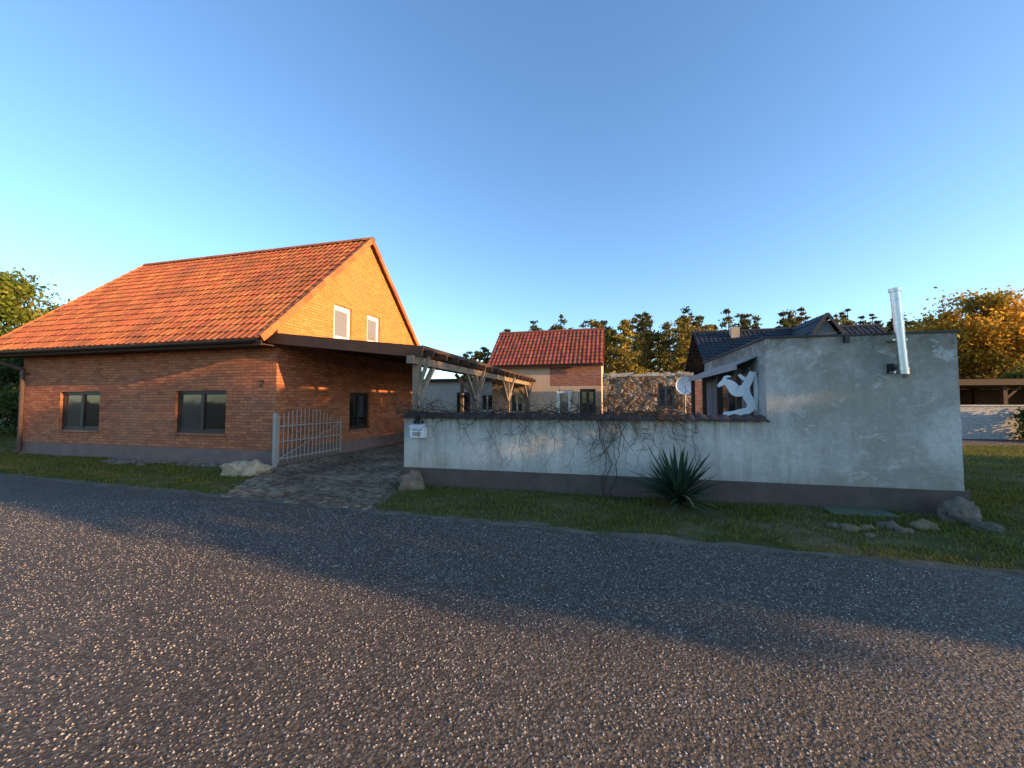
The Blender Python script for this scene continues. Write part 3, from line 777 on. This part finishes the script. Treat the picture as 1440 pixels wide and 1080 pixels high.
TB=empty('garden_table',hw(2.6,5.5),ANG+.1)
b=B()
for i in range(6): b.box(-.42+i*.14,-.42+i*.14+.125,-.9,.9,.72,.76)
for sx in (-.32,.32):
    for sy in (-.75,.75): b.box(sx-.04,sx+.04,sy-.04,sy+.04,0,.72)
b.done('table',[mDarkWood],TB)
for k,sx in enumerate((-.9,.9)):
    CB=empty('garden_bench',hw(2.6+sx,5.5),ANG+.1)
    b=B()
    for i in range(3): b.box(-.2+i*.14,-.2+i*.14+.12,-.85,.85,.43,.46)
    for i in range(3):
        q=.2*(1 if sx>0 else -1); b.box(q-.015,q+.015,-.85,.85,.56+i*.16,.67+i*.16)
    for yy in (-.8,.8):
        b.box(-.2,-.13,yy-.03,yy+.03,0,.43); b.box(.13,.2,yy-.03,yy+.03,0,.43)
        q=.2*(1 if sx>0 else -1); b.box(q-.03,q+.03,yy-.025,yy+.025,.46,1.05)
    b.done('bench',[mWood],CB)

CP=empty('carport',(19,18.2,0),R(-9))
b=B(); b.box(-.5,16,.0,6,2.35,2.62,0)
for xx in (0,3.2,6.4,9.6,12.8):
    b.box(xx,xx+.16,.3,.46,0,2.35,0); b.beam((xx+.08,.38,1.7),(xx+.75,.38,2.34),.1,.1); b.box(xx,xx+.16,5.4,5.56,0,2.35,0)
b.box(-.4,16,5.7,5.8,0,2.3,0)
b.done('carport_frame',[mDarkWood],CP)
BW=empty('white_brick_wall',(18,17.6,0),R(-9)); b=B(); b.box(0,16,-.12,.12,0,1.4); b.box(-.03,16,-.16,.16,1.4,1.47)
b.done('brickwork',[mWhiteBrick],BW)

# ------------------------------------------------------------------ trees
def leaves(cs,rs,n_each,size,cols,flat=0.75,gauss=True):
    V=[];C=[]
    for c,r,n,cl in zip(cs,rs,n_each,cols):
        if gauss: off=rng.normal(size=(n,3))*r*.52
        else:
            d=rng.normal(size=(n,3)); d/=np.linalg.norm(d,axis=1)[:,None]; off=d*(r*rng.random(n)**.5)[:,None]
        p=np.array(c)+off*[1,1,flat]
        a=rng.normal(size=(n,3)); a/=np.linalg.norm(a,axis=1)[:,None]
        t=rng.normal(size=(n,3)); bb=np.cross(a,t); bb/=np.linalg.norm(bb,axis=1)[:,None]+1e-6
        s=size*rng.uniform(.6,1.3,n)[:,None]; a=a*s; bb=bb*s*.55
        q=np.stack([p+a,p+bb,p-a,p-bb],1); V.append(q.reshape(-1,3))
        k=rng.uniform(.6,1.35,(n,1)); cc=np.array(cl)*k; C.append(np.repeat(cc,4,0))
    return np.concatenate(V),np.concatenate(C)
def decid(name,pos,h,spread,nclump,nleaf,size,palette,z0=.35,trunk=.18):
    e=empty(name,pos); b=B()
    b.cone((0,0,0),(0,0,h*.35),trunk,trunk*.7,9); b.cone((0,0,h*.35),(.1,0,h*.85),trunk*.7,trunk*.15,8)
    cs=[];rs=[];cl=[]
    for i in range(nclump):
        u=random.random(); z=h*(z0+(1-z0)*u*.93); env=math.sin(math.pi*min(1,(.12+.85*u)))**.6
        t=random.uniform(0,6.28); rr=spread*env*math.sqrt(random.random()); r=spread*random.uniform(.13,.33)
        c=(rr*math.cos(t),rr*math.sin(t),z); cs.append(c);rs.append(r); p=random.choice(palette); g=random.uniform(.65,1.3); cl.append(tuple(q*g for q in p))
        b.cone((0,0,max(.3*h*z0,z-rr*.7)),c,trunk*.25,.015,5,0,False)
    b.done('trunk_and_limbs',[mBark],e)
    V,C=leaves(cs,rs,[nleaf//nclump]*nclump,size,cl,.85); V[:,2]=np.maximum(V[:,2],.02); fast('crown',V,4,mLeaf,C,e)
GR=[(.17,.21,.03),(.12,.16,.03),(.25,.25,.04)]; GO=[(.60,.32,.035),(.50,.30,.04),(.66,.34,.035),(.36,.26,.04)]; DK=[(.06,.09,.022),(.045,.07,.02)]
decid('deciduous_tree',(-28,21,0),8.3,3.6,80,24000,.12,GR)
decid('deciduous_tree',(-24.5,25,0),7.2,3.0,60,15000,.12,GR)
decid('deciduous_tree',(-34,22,0),7.6,3.6,60,14000,.14,GR)
decid('bush',(-22.6,19.0,0),3.6,2.6,35,12000,.10,DK,.08,.08)
decid('bush',(-26.5,18.5,0),3.3,2.6,35,10000,.10,DK,.08,.08)
decid('autumn_tree',(41,35,0),11.4,4.4,85,15000,.16,GO)
decid('autumn_tree',(47,34,0),10.0,4.2,85,14000,.16,GO)
decid('autumn_tree',(54,42,0),11,4.6,60,11000,.2,GO)
decid('autumn_tree',(60,38,0),10,4.6,60,11000,.2,GO)
decid('autumn_tree',(44,40,0),9.5,4.6,60,11000,.2,GO,.15)
decid('bush',(37,28,0),4.2,3.2,40,9000,.13,[(.16,.15,.03),(.3,.2,.04)],.05,.05)
decid('bush',(43,28,0),4.6,3.4,40,9000,.13,[(.16,.15,.03),(.3,.2,.04)],.05,.05)
decid('bush',(21.7,15.9,0),1.5,1.1,22,7000,.06,DK,.05,.04)
def pines(name,trees,size,nl,pal,ncl=20,zb=.3):
    e=empty(name); b=B(); cs=[];rs=[];cl=[]
    for (x,y,h,sp) in trees:
        b.cone((x,y,0),(x,y,h*.97),.2,.05,6,0,False); g0=random.uniform(.65,1.3); p=random.choice(pal)
        for i in range(ncl):
            u=(i+random.random())/ncl; z=h*(zb+(.97-zb)*u); rr=sp*(1.0-.85*u**1.6)*math.sqrt(random.random())*1.1; t=random.uniform(0,6.28)
            c=(x+rr*math.cos(t),y+rr*math.sin(t),z); cs.append(c); rs.append(sp*random.uniform(.22,.48)*(1.1-.55*u)); g=g0*random.uniform(.65,1.3); cl.append(tuple(q*g for q in p))
            b.cone((x,y,z-.2*rr),c,.06,.02,4,0,False)
    b.done('trunks',[mBark],e); V,C=leaves(cs,rs,[nl]*len(cs),size,cl,.5); V[:,2]=np.maximum(V[:,2],.05); fast('crowns',V,4,mLeaf,C,e)
PN=[(.10,.105,.032),(.08,.09,.03),(.13,.115,.033)]
near=[]
for i in range(10):
    a=.225+.26*i/9+random.uniform(-.012,.012); y=random.uniform(37,43); near.append((a*y,y,(random.uniform(96,128))/560*y+1.6,random.uniform(1.5,2.3)))
pines('pine_grove',near,.14,95,[(.28,.21,.04),(.20,.17,.04),(.32,.23,.045)],28,.28)
far=[]
for i in range(190):
    a=random.uniform(-.12,1.5); y=random.uniform(54,80)
    px_=min(112,max(66,66+(a+.12)*240)) if a<.1 else (112 if a<.3 else 122)
    far.append((a*y,y,(px_+random.uniform(-28,16))/560*y*(1.0)+1.6,random.uniform(1.6,2.9)))
pines('pine_forest',far,.24,46,PN,22,.25)
fl=[(random.uniform(-120,-40),random.uniform(60,80),random.uniform(7,10),3) for i in range(40)]
pines('distant_tree_line',fl,.4,40,PN,14,.1)

# neighbouring trees to the right of the photographer; they throw the long evening shadow
sh=Vector((.927,-.375)); pp=Vector((.375,.927))
def rowtrees():
    e=empty('neighbouring_tree_row'); b=B(); cs=[];rs=[];cl=[]
    k=3.75
    while k<15.5:
        p=sh*(26+random.uniform(-1,1))+pp*k; h=9.0+random.uniform(-.5,.5) if k<15 else 6
        b.cone((p.x,p.y,0),(p.x,p.y,h*.8),.2,.06,8)
        for i in range(34):
            z=random.uniform(.3,h-.7) if i>6 else .3+i*.22; t=random.uniform(0,6.28); rr=random.uniform(0,.75)
            cs.append((p.x+rr*math.cos(t),p.y+rr*math.sin(t),z)); rs.append(random.uniform(.55,.8)); cl.append(random.choice(DK))
            b.cone((p.x,p.y,max(.1,z-.3)),cs[-1],.05,.02,4,0,False)
        k+=.95
    b.done('trunks',[mBark],e); V,C=leaves(cs,rs,[150]*len(cs),.18,cl,1,False); V[:,2]=np.maximum(V[:,2],.02); fast('crowns',V,4,mLeaf,C,e)
rowtrees()
print('built')
